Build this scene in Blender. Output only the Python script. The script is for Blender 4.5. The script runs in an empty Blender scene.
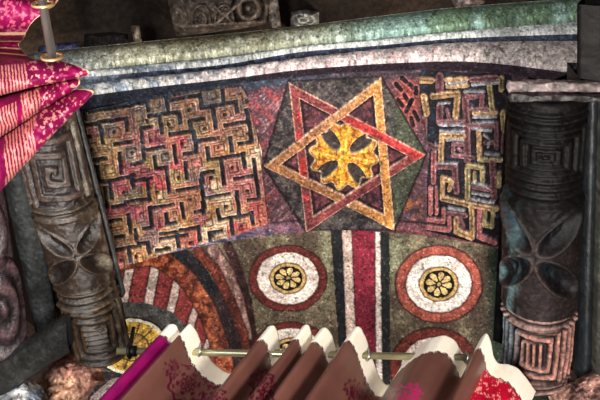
import bpy, math, random
import numpy as np
from mathutils import Matrix, Vector, noise as mnoise
random.seed(7); rng = np.random.default_rng(7)
S = bpy.context.scene
COL = S.collection
PI = math.pi
# ------------------------------------------------------------------ camera frame
F = 800.0
CAMZ = 1.5
Yc = np.array([100/F, -1325/F, -1.0]); Yc /= np.linalg.norm(Yc)
Xc = np.array([1, 0.06, 0.0]); Xc[2] = -(Xc@Yc)/Yc[2]; Xc /= np.linalg.norm(Xc)
Zc = np.cross(Xc, Yc)
M = np.array([Xc, Yc, Zc])           # world <- camera
ORG = np.array([0, 0, CAMZ])

def rays(X, Y):
    X = np.asarray(X, float); Y = np.asarray(Y, float)
    d = np.stack([(X-300)/F, -(Y-200)/F, -np.ones_like(X)], -1)
    return d @ M.T
def unit(v): return v/np.linalg.norm(v, axis=-1, keepdims=True)
def proj(P):
    q = (np.asarray(P)-ORG) @ M
    return 300+F*q[..., 0]/-q[..., 2], 200-F*q[..., 1]/-q[..., 2]
def on_z(X, Y, z):
    r = rays(X, Y); return r*(z/r[..., 2:3])+ORG
def at_dist(X, Y, d):
    return unit(rays(X, Y))*np.asarray(d)[..., None]+ORG

# ------------------------------------------------------------------ surfaces (relative to eye)
FARC = (-0.046, 0.627, 0.893)        # arch circle at y=1 : xc, zc, R
def fit_near():
    pts = [(88,112),(110,106),(150,98),(200,88),(250,80),(300,75),(350,70),(400,69),(450,70),(510,76)]
    r = rays([p[0] for p in pts], [p[1] for p in pts]); q = r/r[:, 1:2]*0.62
    A = np.c_[q[:, 0], q[:, 2], np.ones(len(q))]; b = q[:, 0]**2+q[:, 2]**2
    s = np.linalg.lstsq(A, b, rcond=None)[0]
    return s[0]/2, s[1]/2, math.sqrt(s[2]+(s[0]/2)**2+(s[1]/2)**2)
NEARC = fit_near()
Y1, Y2 = 0.62, 1.0
print('NEARC', NEARC)
def soffit(X, Y, lo=0.3, hi=3.0):
    d = rays(X, Y); lo = np.full(d.shape[:-1], 0.3); hi = np.full(d.shape[:-1], 4.0)
    def Fv(t):
        p = d*t[..., None]; w = (p[..., 1]-Y1)/(Y2-Y1); w = np.clip(w, -0.2, 1.2)
        xc = NEARC[0]*(1-w)+FARC[0]*w; zc = NEARC[1]*(1-w)+FARC[1]*w; R = NEARC[2]*(1-w)+FARC[2]*w
        return np.hypot(p[..., 0]-xc, np.maximum(p[..., 2]-zc, -9))-R, p, xc, zc
    for _ in range(40):
        mid = (lo+hi)/2; v = Fv(mid)[0]; lo = np.where(v < 0, mid, lo); hi = np.where(v < 0, hi, mid)
    v, p, xc, zc = Fv((lo+hi)/2)
    n = np.stack([xc-p[..., 0], np.zeros_like(xc), zc-p[..., 2]], -1)
    return p+ORG, unit(n)
VR = FARC[2]+0.035
def vault(X, Y):
    d = rays(X, Y); xc, zc, R = FARC[0], FARC[1], VR
    a = d[..., 0]**2+d[..., 2]**2; b = -2*(d[..., 0]*xc+d[..., 2]*zc); c = xc*xc+zc*zc-R*R
    t = (-b+np.sqrt(b*b-4*a*c))/(2*a); p = d*t[..., None]
    n = np.stack([xc-p[..., 0], 0*t, zc-p[..., 2]], -1)
    return p+ORG, unit(n)
def front(X, Y):          # archivolt: cone flaring from the near edge towards the viewer
    d = rays(X, Y); lo = np.full(d.shape[:-1], 0.3); hi = np.full(d.shape[:-1], 4.0); k = 0.30
    def Fv(t):
        p = d*t[..., None]; r = np.hypot(p[..., 0]-NEARC[0], p[..., 2]-NEARC[1])
        return p[..., 1]-(Y1-k*(r-NEARC[2])), p
    for _ in range(40):
        mid = (lo+hi)/2; v = Fv(mid)[0]; lo = np.where(v < 0, mid, lo); hi = np.where(v < 0, hi, mid)
    p = Fv((lo+hi)/2)[1]
    e = unit(np.stack([p[..., 0]-NEARC[0], 0*lo, p[..., 2]-NEARC[1]], -1))
    n = -e*k; n[..., 1] -= 1
    return p+ORG, unit(n)

# ------------------------------------------------------------------ numpy noise and distances
_perm = rng.permutation(256); _val = rng.random((256, 256))
def vn(x, y):
    xi = np.floor(x).astype(int); yi = np.floor(y).astype(int); fx = x-xi; fy = y-yi
    fx = fx*fx*(3-2*fx); fy = fy*fy*(3-2*fy)
    g = lambda i, j: _val[i & 255, j & 255]
    return (g(xi, yi)*(1-fx)+g(xi+1, yi)*fx)*(1-fy)+(g(xi, yi+1)*(1-fx)+g(xi+1, yi+1)*fx)*fy
def fbm(x, y, s, o=3):
    v = 0; a = 1; t = 0
    for k in range(o):
        v = v+a*vn(x/s+17.3*k, y/s+5.1*k); t += a; a *= .55; s /= 2
    return v/t
def dpoly(X, Y, pts):
    best = np.full(X.shape, 1e9)
    if len(pts) == 1: return np.hypot(X-pts[0][0], Y-pts[0][1])
    for (ax, ay), (bx, by) in zip(pts[:-1], pts[1:]):
        ux, uy = bx-ax, by-ay; L = ux*ux+uy*uy+1e-9
        t = np.clip(((X-ax)*ux+(Y-ay)*uy)/L, 0, 1)
        best = np.minimum(best, np.hypot(X-ax-t*ux, Y-ay-t*uy))
    return best
def inpoly(X, Y, pts):
    c = np.zeros(X.shape, bool); n = len(pts)
    for i in range(n):
        x1, y1 = pts[i]; x2, y2 = pts[(i+1) % n]
        if y1 == y2: continue
        c ^= ((y1 > Y) != (y2 > Y)) & (X < (x2-x1)*(Y-y1)/(y2-y1)+x1)
    return c
def sstep(a, b, x):
    t = np.clip((x-a)/(b-a), 0, 1); return t*t*(3-2*t)
def C(*c): return np.array(c, float)
def mix(A, B, m): return A*(1-m[..., None])+B*m[..., None]
def lin(c):
    c = np.clip(c/255.0, 0, 1); return np.where(c <= .04045, c/12.92, ((c+.055)/1.055)**2.4)
def crv(pts): 
    xs = [p[0] for p in pts]; ys = [p[1] for p in pts]
    return lambda x: np.interp(x, xs, ys)
def crvs(pts, deg=4):
    c = np.polyfit([(p[0]-300)/200 for p in pts], [p[1] for p in pts], deg)
    return lambda x: np.polyval(c, (x-300)/200)

# ------------------------------------------------------------------ materials
def vmat(name, rough=.75, bump=.25, scale=220, var=.45, spec=.3, sheen=0, metal=0, bdist=.002):
    m = bpy.data.materials.new(name); m.use_nodes = True; nt = m.node_tree; N = nt.nodes; L = nt.links
    b = N['Principled BSDF']; b.inputs['Roughness'].default_value = rough; b.inputs['Specular IOR Level'].default_value = spec
    b.inputs['Metallic'].default_value = metal
    if sheen: b.inputs['Sheen Weight'].default_value = sheen
    at = N.new('ShaderNodeAttribute'); at.attribute_name = 'Col'
    tc = N.new('ShaderNodeTexCoord')
    n1 = N.new('ShaderNodeTexNoise'); n1.inputs['Scale'].default_value = scale; n1.inputs['Detail'].default_value = 6; n1.inputs['Roughness'].default_value = .7
    n2 = N.new('ShaderNodeTexNoise'); n2.inputs['Scale'].default_value = scale*.2; n2.inputs['Detail'].default_value = 4
    L.new(tc.outputs['Object'], n1.inputs['Vector']); L.new(tc.outputs['Object'], n2.inputs['Vector'])
    r = N.new('ShaderNodeMapRange'); r.inputs[1].default_value = .33; r.inputs[2].default_value = .67; r.inputs[3].default_value = 1-var; r.inputs[4].default_value = 1+var
    L.new(n1.outputs['Fac'], r.inputs[0])
    r2 = N.new('ShaderNodeMapRange'); r2.inputs[1].default_value = .3; r2.inputs[2].default_value = .7; r2.inputs[3].default_value = 1-var*.5; r2.inputs[4].default_value = 1+var*.5
    L.new(n2.outputs['Fac'], r2.inputs[0])
    mu = N.new('ShaderNodeMath'); mu.operation = 'MULTIPLY'; L.new(r.outputs[0], mu.inputs[0]); L.new(r2.outputs[0], mu.inputs[1])
    vm = N.new('ShaderNodeVectorMath'); vm.operation = 'SCALE'; L.new(at.outputs['Color'], vm.inputs[0]); L.new(mu.outputs[0], vm.inputs['Scale'])
    L.new(vm.outputs[0], b.inputs['Base Color'])
    if bump:
        bp = N.new('ShaderNodeBump'); bp.inputs['Strength'].default_value = bump; bp.inputs['Distance'].default_value = bdist
        L.new(n1.outputs['Fac'], bp.inputs['Height']); L.new(bp.outputs[0], b.inputs['Normal'])
    return m
MPAINT = vmat('painted_stone', .62, .85, 210, .55, .15)
MFRESCO = vmat('painted_plaster', .75, .6, 190, .45, .12)
MDARK = vmat('carved_dark_stone', .36, .7, 150, .5, .45)
MDULL = vmat('dull_stone', .5, .6, 150, .5, .12)  # low-gloss stone; the right capital's darkening is painted shade
MROCK = vmat('rough_rock', .85, .9, 45, .5, .25, bdist=.006)
MSATIN = vmat('satin_cloth', .3, .06, 900, .08, .8, 0)
MCREAM = vmat('cream_cloth', .85, .1, 700, .06, .2, .2)
MBROC = vmat('brocade_cloth', .5, .15, 900, .15, .3, 0)
def plain(name, col, rough=.5, metal=0, var=.15, scale=60):
    m = bpy.data.materials.new(name); m.use_nodes = True; nt = m.node_tree; N = nt.nodes; L = nt.links
    b = N['Principled BSDF']; b.inputs['Roughness'].default_value = rough; b.inputs['Metallic'].default_value = metal
    n = N.new('ShaderNodeTexNoise'); n.inputs['Scale'].default_value = scale; n.inputs['Detail'].default_value = 5
    cr = N.new('ShaderNodeValToRGB'); c = lin(C(*col))
    cr.color_ramp.elements[0].position = .3; cr.color_ramp.elements[1].position = .7
    cr.color_ramp.elements[0].color = (*(c*(1-var)), 1); cr.color_ramp.elements[1].color = (*np.clip(c*(1+var), 0, 1), 1)
    tc = N.new('ShaderNodeTexCoord'); L.new(tc.outputs['Object'], n.inputs['Vector']); L.new(n.outputs['Fac'], cr.inputs[0]); L.new(cr.outputs[0], b.inputs['Base Color'])
    bp = N.new('ShaderNodeBump'); bp.inputs['Strength'].default_value = .2; bp.inputs['Distance'].default_value = .002; L.new(n.outputs['Fac'], bp.inputs['Height']); L.new(bp.outputs[0], b.inputs['Normal'])
    return m
MSTEEL = plain('brushed_steel', (165, 165, 160), .3, .9, .1)
MBRASS = plain('pale_brass', (190, 185, 145), .32, .8, .1)
MIRON = plain('black_iron', (30, 30, 32), .5, .6)
MFLOOR = plain('worn_floor_stone', (120, 95, 80), .9, 0, .3, 8)

# ------------------------------------------------------------------ object helpers
def empty(name, loc, label, cat, group=None):
    o = bpy.data.objects.new(name, None); COL.objects.link(o); o.location = loc; o.empty_display_size = .05
    tag(o, label, cat, group); return o
def tag(o, label=None, cat=None, group=None, kind=None):
    if label: o['label'] = label
    if cat: o['category'] = cat
    if group: o['group'] = group
    if kind: o['kind'] = kind
    return o
def mesh_obj(name, V, Fc, mat, parent=None, cols=None, smooth=True):
    V = np.asarray(V, float)
    if parent is not None: V = V-np.array(parent['_w'] if '_w' in parent else parent.location)
    me = bpy.data.meshes.new(name)
    if isinstance(Fc, np.ndarray):
        k = Fc.shape[1]; me.vertices.add(len(V)); me.vertices.foreach_set('co', V.ravel().astype(np.float32))
        me.loops.add(Fc.size); me.loops.foreach_set('vertex_index', Fc.ravel().astype(np.int32))
        me.polygons.add(len(Fc)); me.polygons.foreach_set('loop_start', np.arange(0, Fc.size, k, dtype=np.int32))
        me.update(calc_edges=True)
    else: me.from_pydata([tuple(v) for v in V], [], Fc); me.update()
    if smooth: me.polygons.foreach_set('use_smooth', [True]*len(me.polygons))
    if cols is not None:
        a = me.attributes.new('Col', 'FLOAT_COLOR', 'POINT')
        c = np.ones((len(V), 4), np.float32); c[:, :3] = lin(np.asarray(cols)); a.data.foreach_set('color', c.ravel())
    me.validate(); me.materials.append(mat)
    o = bpy.data.objects.new(name, me); COL.objects.link(o)
    if parent is not None: o.parent = parent
    return o
def grid_obj(name, P, mat, parent=None, cols=None, mask=None, flip=False):
    n, m = P.shape[:2]; idx = np.arange(n*m).reshape(n, m)
    q = np.stack([idx[:-1, :-1], idx[1:, :-1], idx[1:, 1:], idx[:-1, 1:]], -1)
    if flip: q = q[..., ::-1]
    q = q.reshape(-1, 4) if mask is None else q[mask[:-1, :-1]]
    used, inv = np.unique(q, return_inverse=True); q = inv.reshape(-1, 4)
    V = P.reshape(-1, 3)[used]; c = None if cols is None else cols.reshape(-1, 3)[used]
    return mesh_obj(name, V, q, mat, parent, c)
def solid(o, t, off=-1):
    md = o.modifiers.new('thickness', 'SOLIDIFY'); md.thickness = t; md.offset = off; return o
def tube(name, p0, p1, r, mat, parent=None, n=20, caps=True):
    p0 = np.array(p0, float); p1 = np.array(p1, float); d = unit(p1-p0); a = unit(np.cross(d, [0.3, .2, 1.])); b = np.cross(d, a)
    V = []; 
    for p in (p0, p1):
        for k in range(n): V.append(p+r*(math.cos(2*PI*k/n)*a+math.sin(2*PI*k/n)*b))
    Fs = [[k, (k+1) % n, n+(k+1) % n, n+k] for k in range(n)]+[list(range(n))[::-1], list(range(n, 2*n))]
    o = mesh_obj(name, V, Fs, mat, parent); return o
def torus(name, c, ax, R, r, mat, parent=None, n=28, m=10):
    c = np.array(c); ax = unit(np.array(ax, float)); a = unit(np.cross(ax, [.31, .2, 1.])); b = np.cross(ax, a); V = []; Fs = []
    for i in range(n):
        e = math.cos(2*PI*i/n)*a+math.sin(2*PI*i/n)*b
        for j in range(m): V.append(c+e*(R+r*math.cos(2*PI*j/m))+ax*r*math.sin(2*PI*j/m))
    for i in range(n):
        for j in range(m): Fs.append([i*m+j, ((i+1) % n)*m+j, ((i+1) % n)*m+(j+1) % m, i*m+(j+1) % m])
    return mesh_obj(name, V, Fs, mat, parent)
def speck(cols, X, Y, amt=.25, s=2.2, chip=.75):
    f = (fbm(X*1.0, Y*1.0, s, 2)-.5)*2*amt+1
    g = (fbm(X+99, Y+41, 14, 3)-.5)*2*amt*.6+1
    c = cols*(f*g)[..., None]; gr = c.mean(-1, keepdims=True); c = gr+(c-gr)*.88
    ch = sstep(.70, .80, fbm(X*1.3+13, Y*1.3+71, 2.3, 2)); c = mix(c, np.clip(c*1.25+38, 0, 240), ch*chip)
    dk = sstep(.30, .20, fbm(X*1.1+313, Y*1.1+171, 2.8, 2)); return c*(1-.5*dk*chip)[..., None]

# ================================================================== CARVED ARCH
neare = crv([(60,117),(88,111),(110,105),(150,97.5),(200,89),(250,82),(300,77),(350,72.5),(400,70.5),(450,70.5),(510,75),(560,82)])
nearS = crvs([(60,117),(88,111),(110,105),(150,97.5),(200,89),(250,82),(300,77),(350,72.5),(400,70.5),(450,70.5),(510,75),(560,82)])
farS = crvs([(80,278),(115,268),(150,257),(200,245),(250,237),(300,232),(350,231),(400,232),(450,238),(500,248),(530,256)])
arch = empty('carved_arch', (FARC[0], .8, FARC[1]+FARC[2]+ORG[2]), 'carved and painted stone arch with interlaced six-pointed star and fret panels on its underside', 'arch')
NX, NY = 740, 300
gx, gt = np.meshgrid(np.linspace(60, 528, NX), np.linspace(0, 1, NY), indexing='ij')
X = gx; Y = nearS(gx)*(1-gt)+farS(gx)*gt
P, Nn = soffit(X, Y)
# ---- regions
LP = [(76,112),(110,105),(150,98),(198,90),(240,84),(246,92),(249,106),(262,150),(262,175),(266,205),(268,222),(230,234),(180,246),(116,266)]
RP = [(419,76),(421,70),(512,74),(498,246),(460,238),(427,230),(427,180),(430,150),(421,112)]
inL = inpoly(X, Y, LP); inR = inpoly(X, Y, RP)
wob = lambda s, a: (fbm(X, Y, s, 2)-.5)*a
Xw = X+wob(6, 1.5); Yw = Y+(fbm(X+50, Y+80, 6, 2)-.5)*1.5
base = mix(np.broadcast_to(C(92,60,66), X.shape+(3,)), C(70,48,58), fbm(X, Y, 18))
# left ground redder, upper-left strip dark
m = np.exp(-((X-268)/20)**2)*sstep(.4, .65, fbm(X, Y, 6)); base = mix(base, C(132,58,62), m*.7); scr = sstep(.60, .72, fbm((X+Y*1.0)*1.2, (X-Y)*.18, 3, 2))*(X > 225)*(X < 300); base = mix(base, C(150,130,128), scr*.55)
m = np.exp(-((X-262)/16)**2-((Y-105)/26)**2)*sstep(.5, .7, fbm(X+9, Y, 8)); base = mix(base, C(175,60,60), m)
m = np.exp(-((X-408)/13)**2-((Y-100)/28)**2); base = mix(base, C(120,48,42), np.clip(m*1.2, 0, 1))
m = np.exp(-((X-410)/12)**2-((Y-205)/22)**2)*sstep(.4, .6, fbm(X, Y, 6)); base = mix(base, C(140,78,45), m)
dist_near = Y-nearS(X); dist_far = farS(X)-Y
m = sstep(13, 3, dist_near); base = mix(base, mix(np.broadcast_to(C(52,62,76), X.shape+(3,)), C(60,46,54), sstep(250, 380, X)), m)
# lower border: lavender blue left, maroon right
m = sstep(13, 10, dist_far); bc = mix(np.broadcast_to(C(120,112,140), X.shape+(3,)), C(112,66,74), sstep(190, 320, X)+0*m)
bc = mix(bc, C(62,60,82), sstep(.5, .62, fbm(X*.6, Y*1.6, 6))*sstep(330, 240, X)); base = mix(base, bc, m)
base = mix(base, C(90,48,50), m*sstep(330, 420, X)*.7)
H = (fbm(X, Y, 10)-.5)*.003+(fbm(X, Y, 3, 2)-.5)*.0012
H += .004*sstep(11, 8, dist_far)
base = mix(base, C(25,20,28), np.exp(-((dist_far-11.5)/1.1)**2)*sstep(240, 300, X)*.85)
cols = base.copy()
# ---- left fret panel: grooves and colours
G = [[(84,113),(83,118)],[(84,124),(98,121),(108,118)],[(98,122),(99,127),(103,141)],[(109,107),(128,103),(146,100),(148,109)],[(125,117),(126,128)],[(110,119),(124,117)],
[(150,124),(141,127),(141,140)],[(79,137),(88,134)],[(148,114),(167,112),(178,110),(180,120)],[(166,97),(167,108)],[(159,114),(161,130)],[(199,93),(201,106),(212,104),(235,100),(237,110)],
[(222,89),(223,101)],[(212,104),(215,126)],[(190,130),(190,120),(203,116)],[(225,123),(246,120)],[(255,106),(246,109),(249,122),(251,140),(239,142)],[(86,160),(104,156)],[(97,181),(118,177),(133,174)],
[(117,152),(122,170)],[(114,142),(130,140)],[(131,163),(141,160)],[(142,145),(143,158)],[(145,149),(162,144)],[(170,132),(188,130)],[(152,155),(157,166),(166,166),(168,190)],[(173,144),(176,161)],
[(184,153),(196,149),(194,136),(192,130)],[(195,140),(217,136)],[(206,146),(208,157),(221,157),(243,152),(244,165)],[(184,161),(187,176)],[(202,182),(202,172),(212,169)],[(230,136),(231,150)],
[(221,157),(223,182)],[(253,158),(257,180),(258,195),(249,200)],[(235,178),(253,173)],[(125,201),(146,196)],[(104,221),(119,217)],[(102,186),(108,205)],[(147,180),(149,198)],[(150,208),(153,206),(172,203)],
[(143,228),(150,224)],[(127,213),(130,230)],[(177,189),(198,185)],[(200,178),(204,200),(203,207),(195,212)],[(181,202),(183,216)],[(204,197),(228,192)],[(200,212),(205,200)],[(166,212),(166,221),(174,222)],[(180,229),(198,225),(199,238)],
[(236,190),(239,211)],[(217,208),(219,217),(231,217),(251,211),(253,222)],[(231,217),(232,232)],[(115,250),(138,242),(147,240),(148,250)],[(156,249),(168,245)],[(134,228),(136,238)],[(176,231),(179,251)],
[(160,232),(174,230)],[(210,242),(209,231),(221,229)],[(96,165),(98,179)],[(108,181),(112,196)],[(131,180),(150,176)],[(150,205),(150,226)],[(122,233),(115,236)],[(112,205),(124,203)],[(131,174),(133,186)],
[(186,232),(160,238)],[(224,240),(240,236),(254,230)],[(107,255),(112,266)],[(128,248),(130,264)],[(170,98),(196,94)],[(88,110),(106,107)],[(81,121),(84,135)],[(92,163),(86,168)]]
holes = [(113,130),(168,123),(189,108),(224,113),(90,148),(131,151),(181,142),(218,146),(232,166),(178,176),(157,191),(190,198),(140,212),(226,205),(247,189),(241,224),(204,127),(116,248),(135,254),(246,99),(211,176),(120,258),(99,193),(146,119),(123,191),(212,234),(190,240),(150,139),(85,178),(248,132)]
dG = np.full(X.shape, 1e9)
Aw, Bw = Xw-.13*Yw, Yw+.17*Xw                              # sheared frame of the key pattern
def dbox(pts):
    best_ = np.full(X.shape, 1e9); q = [(x-.13*y, y+.17*x) for x, y in pts]
    for (ax, ay), (bx, by) in zip(q[:-1], q[1:]):
        if abs(bx-ax) > abs(by-ay): m_ = (ay+by)/2; lo_, hi_ = (min(ax, bx), m_), (max(ax, bx), m_)
        else: m_ = (ax+bx)/2; lo_, hi_ = (m_, min(ay, by)), (m_, max(ay, by))
        da = np.maximum(np.maximum(lo_[0]-Aw, Aw-hi_[0]), 0); db = np.maximum(np.maximum(lo_[1]-Bw, Bw-hi_[1]), 0)
        best_ = np.minimum(best_, np.maximum(da, db))
    return best_
for g in G: dG = np.minimum(dG, dbox(g))
dH = np.full(X.shape, 1e9)
for h in holes: dH = np.minimum(dH, np.hypot(Xw-h[0], Yw-h[1]))
cc = dict(o=C(172,150,98),p=C(190,108,112),m=C(170,72,98),t=C(205,150,92),s=C(205,128,104),g=C(128,128,124),c=C(222,200,164),r=C(196,72,80),b=C(148,112,86),v=C(160,130,138))
seeds = '90,118,c 100,115,o 118,112,p 138,107,g 160,104,g 180,104,s 210,97,g 232,95,s 85,130,p 88,145,o 102,150,o 108,128,g 108,140,o 120,135,p 128,122,p 140,120,o 150,118,o 148,132,p 155,140,m 175,140,r 170,122,o 180,125,b 186,112,b 200,112,s 205,120,t 200,124,o 220,115,s 240,105,s 235,118,p 228,135,b 240,130,b 215,130,s 210,148,s 192,145,v 236,148,t 245,158,c 235,160,p 228,170,p 240,170,p 212,163,o 216,172,o 205,178,p 190,160,p 196,172,v 178,165,r 175,172,o 160,155,g 150,160,o 140,152,v 130,155,g 125,165,m 140,167,m 112,158,t 108,170,o 97,175,t 85,165,g 105,195,o 95,185,o 122,185,m 130,195,g 100,210,o 110,212,m 130,208,m 145,205,p 158,180,r 160,170,m 152,195,t 160,197,c 175,195,s 190,190,s 198,195,s 195,205,s 172,210,s 160,212,p 155,220,m 185,218,t 175,226,c 195,215,p 208,190,v 215,185,c 225,180,p 210,205,t 222,198,c 228,210,c 240,205,s 245,190,p 256,210,r 245,215,s 238,228,r 215,228,c 205,235,c 190,236,r 188,248,s 165,240,c 150,235,v 135,252,t 115,240,b 112,232,o 120,220,t 110,225,t 115,255,r 115,262,p 130,262,b 145,225,v 138,228,t 167,232,t'
best = np.full(X.shape, 1e9); lc = np.zeros(X.shape+(3,))
for s_ in seeds.split():
    a, b_, k = s_.split(','); d = (Xw-float(a))**2*.8+(Yw-float(b_))**2*1.3; w = d < best
    best = np.where(w, d, best); lc[w] = cc[k]
lc = mix(lc, C(190,160,130), .25*fbm(X, Y, 5))
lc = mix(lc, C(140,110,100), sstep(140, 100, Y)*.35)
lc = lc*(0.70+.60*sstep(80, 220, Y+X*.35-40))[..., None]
inc = np.exp(-((dG-4.3)/.6)**2); inc2 = np.exp(-((dG-6.9)/.7)**2)
lc = mix(lc, C(70,48,60), np.clip(inc*.55+inc2, 0, 1)*.85)
pale = np.exp(-((dG-3.0)/.7)**2)*sstep(.35, .6, fbm(X+3, Y, 7)); lc = mix(lc, C(232,214,196), pale*.55)
lc = mix(lc, C(235,220,200), np.exp(-((dG-5.6)/.5)**2)*sstep(.5, .7, fbm(X+33, Y, 6))*.5)
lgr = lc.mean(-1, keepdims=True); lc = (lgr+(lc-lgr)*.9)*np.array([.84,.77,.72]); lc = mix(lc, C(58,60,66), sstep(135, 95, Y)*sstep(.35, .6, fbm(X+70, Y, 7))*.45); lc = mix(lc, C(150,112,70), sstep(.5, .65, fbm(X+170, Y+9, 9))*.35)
gv = sstep(2.5, 1.2, dG); hv = sstep(2.4, 1.2, dH)
lc = mix(lc, C(24,26,36), np.maximum(gv, hv*.9))
lc = mix(lc, C(60,72,84), np.exp(-((dG-1.0)/1.0)**2)*sstep(.45, .7, fbm(X+7, Y, 6))*.6)
LH = .011-.011*np.maximum(gv, hv*.8)-.0018*inc-.004*inc2
edge = sstep(-1, 3, np.minimum(-np.where(inL, -1e9, 1e9)+0*X, 9))
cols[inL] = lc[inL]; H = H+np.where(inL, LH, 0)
# ---- right fret panel: raised strips on dark ground
T_, M_, W_, Y_, P_ = C(192,142,92), C(118,66,72), C(140,136,146), C(160,138,86), C(180,92,92)
R = [(T_,6,[(418,79),(432,79)]),(M_,8,[(440,75),(440,88)]),(T_,4,[(447,78.5),(467,77.5)]),(W_,2,[(447,82),(467,81.5)]),(T_,3.5,[(448,85.5),(468,84.5)]),(M_,5,[(472,78),(497,76.5)]),(W_,2.4,[(473,83),(498,81.5)]),
(Y_,5,[(502,77),(502,88)]),(T_,6,[(433,95),(458,92),(456,115)]),(M_,7,[(440,105),(440,120)]),(M_,3,[(447,108),(450,118)]),(W_,2,[(439,102),(450,101)]),(M_,7,[(466,95),(468,158)]),(W_,2,[(465,90),(485,90)]),(M_,4.5,[(468,96),(483,94),(482,105)]),
(Y_,5,[(490,85),(493,110)]),(M_,3,[(472,108),(488,107)]),(T_,3,[(474,112),(497,111.5)]),(W_,2.4,[(474,115.5),(497,115)]),(W_,2,[(474,120.5),(494,120.5)]),(M_,3,[(467,123.5),(495,124.5)]),(W_,2.2,[(473,126.5),(492,129)]),
(M_,3,[(440,119.5),(464,119.5)]),(W_,2,[(440,123.3),(464,123.3)]),(W_,2.4,[(441,129.6),(464,130)]),(T_,5,[(441,161),(442,134),(464,134)]),(W_,2,[(447,138),(464,138)]),(M_,3.5,[(463,143),(454,142),(453,154),(474,156)]),(M_,2.5,[(459,147),(462,149)]),
(T_,4.5,[(479,130),(480,157)]),(Y_,4,[(480,158),(502,159)]),(W_,2.4,[(486,151.5),(500,153.5)]),(M_,3.5,[(486,141),(496,141)]),(M_,4,[(497,122),(497,146)]),(W_,2,[(485,133),(490,137),(489,145)]),(Y_,6,[(504,112),(505,128)]),(M_,5,[(505,133),(504,150)]),
(P_,5,[(434,152),(434,180)]),(M_,6,[(438,164.5),(455,164.5),(457,190)]),(W_,1.6,[(438,161),(458,161)]),(T_,4.5,[(443,196),(443,176),(452,180),(450,188)]),(T_,5,[(443,197),(470,203),(497,207.5)]),(Y_,5,[(468,166),(468,196)]),(Y_,4.5,[(468,164.5),(483,166),(483,180)]),
(Y_,3,[(475,171),(475,181)]),(W_,2,[(473,181),(491,185)]),(M_,3.4,[(474,185.5),(492,188.5)]),(W_,1.8,[(473,191),(490,194)]),(M_,6,[(493,161),(495,196)]),(W_,2,[(472,197),(495,201)]),(Y_,4,[(500,172),(500,185)]),
(P_,4,[(431,186),(431,212)]),(P_,3,[(437,186),(437,212)]),(P_,4,[(428,218),(444,220),(444,208)]),(P_,3.6,[(428,225),(450,228),(450,216)]),(M_,4,[(449,211),(466,214)]),(T_,5,[(457,217),(457,229),(473,235),(472,205)]),(M_,4,[(461,218),(464,225)]),
(P_,4.5,[(480,208),(480,234),(496,240)]),(Y_,3.6,[(486,210),(485,223),(493,225),(494,206)]),(T_,6,[(424,95),(427,112)]),(M_,7,[(424,118),(424,135)]),(W_,2,[(436,141),(436,150)]),(M_,5,[(425,142),(437,146)]),(W_,2,[(449,206),(465,209)])]
rc = np.broadcast_to(C(24,17,24), X.shape+(3,)).copy(); RH = np.zeros(X.shape)
rc = mix(rc, C(36,66,92), sstep(.58, .7, fbm(X, Y*2, 8))*.5)
Xr = X+wob(5, .9); Yr = Y+(fbm(X+50, Y+80, 5, 2)-.5)*.9
for c_, w_, pl in R:
    d = dpoly(Xr, Yr, pl); v = sstep(w_*.5+.9, w_*.5-.1, d)
    c2 = mix(np.broadcast_to(c_*1.0, X.shape+(3,)), c_*.55, np.exp(-(d/.7)**2)*(.8 if w_ > 4.5 else 0))
    c2 = mix(c2, C(225,215,205), np.exp(-((d-w_*.5)/.6)**2)*.35)
    rc = mix(rc, c2, v); RH = np.maximum(RH, v*(.0095 if w_ > 2.6 else .0115)-np.exp(-(d/.8)**2)*(.002 if w_ > 4.5 else 0)*v)
d = dpoly(X, Y, [(428,231.5),(460,237),(497,249)]); m = sstep(2.6, 1.4, d); rc = mix(rc, C(14,12,18), m)
cols[inR] = (rc*.82*(.8+.4*fbm(X+5, Y+5, 4))[..., None])[inR]; H = H+np.where(inR, RH, 0)
# carved leaf marks between star and right panel
for a, b_ in [((409,84),(413,88)),((404,95),(410,104)),((412,100),(406,112)),((396,84),(401,90)),((414,112),(418,120)),((402,78),(406,82)),((416,88),(416,94)),((411,118),(413,126)),((398,100),(402,106))]:
    d = dpoly(X, Y, [a, b_]); v = sstep(2.4, 1, d); ok = ~inR; cols = mix(cols, C(18,14,18), v*ok); H = H-.004*v*ok; cols = mix(cols, C(170,100,90), np.exp(-((d-3)/.8)**2)*ok*.5)
# ---- star
A3 = [(381,77),(263.5,166),(395,229.5)]; B3 = [(288.5,82),(426,154.5),(306,231.5)]
cen = (343.5,155)
def lineseg(p, q): return dpoly(X, Y, [p, q])
hexo = [(288.5,82),(381,77),(426,154.5),(395,229.5),(306,231.5),(263.5,166)]
inhex = inpoly(X, Y, hexo)
inA = inpoly(X, Y, A3); inB = inpoly(X, Y, B3)
star_base = inhex & ~inA & ~inB
gy = mix(np.broadcast_to(C(84,74,70), X.shape+(3,)), C(44,38,40), sstep(.3, .7, fbm(X, Y, 5))); gy = mix(gy, C(66,72,52), sstep(385, 400, X)*.8)
cols[star_base] = gy[star_base]
pu = mix(np.broadcast_to(C(106,50,54), X.shape+(3,)), C(52,30,40), sstep(.3, .7, fbm(X, Y, 5)))
ins = inA | inB; cols[ins] = pu[ins]
H = np.where(inhex, H-.002, H)
do = dpoly(X, Y, hexo+[hexo[0]]); m = np.exp(-(do/1.0)**2); cols = mix(cols, C(30,22,26), m*.8); H -= .003*m
BW = 9.2
def band(tri, inside):
    d = dpoly(X, Y, tri+[tri[0]]); return inside & (d < BW), d
bA, dA = band(A3, inA); bB, dB = band(B3, inB)
bandlab = np.zeros(X.shape, int)
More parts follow.
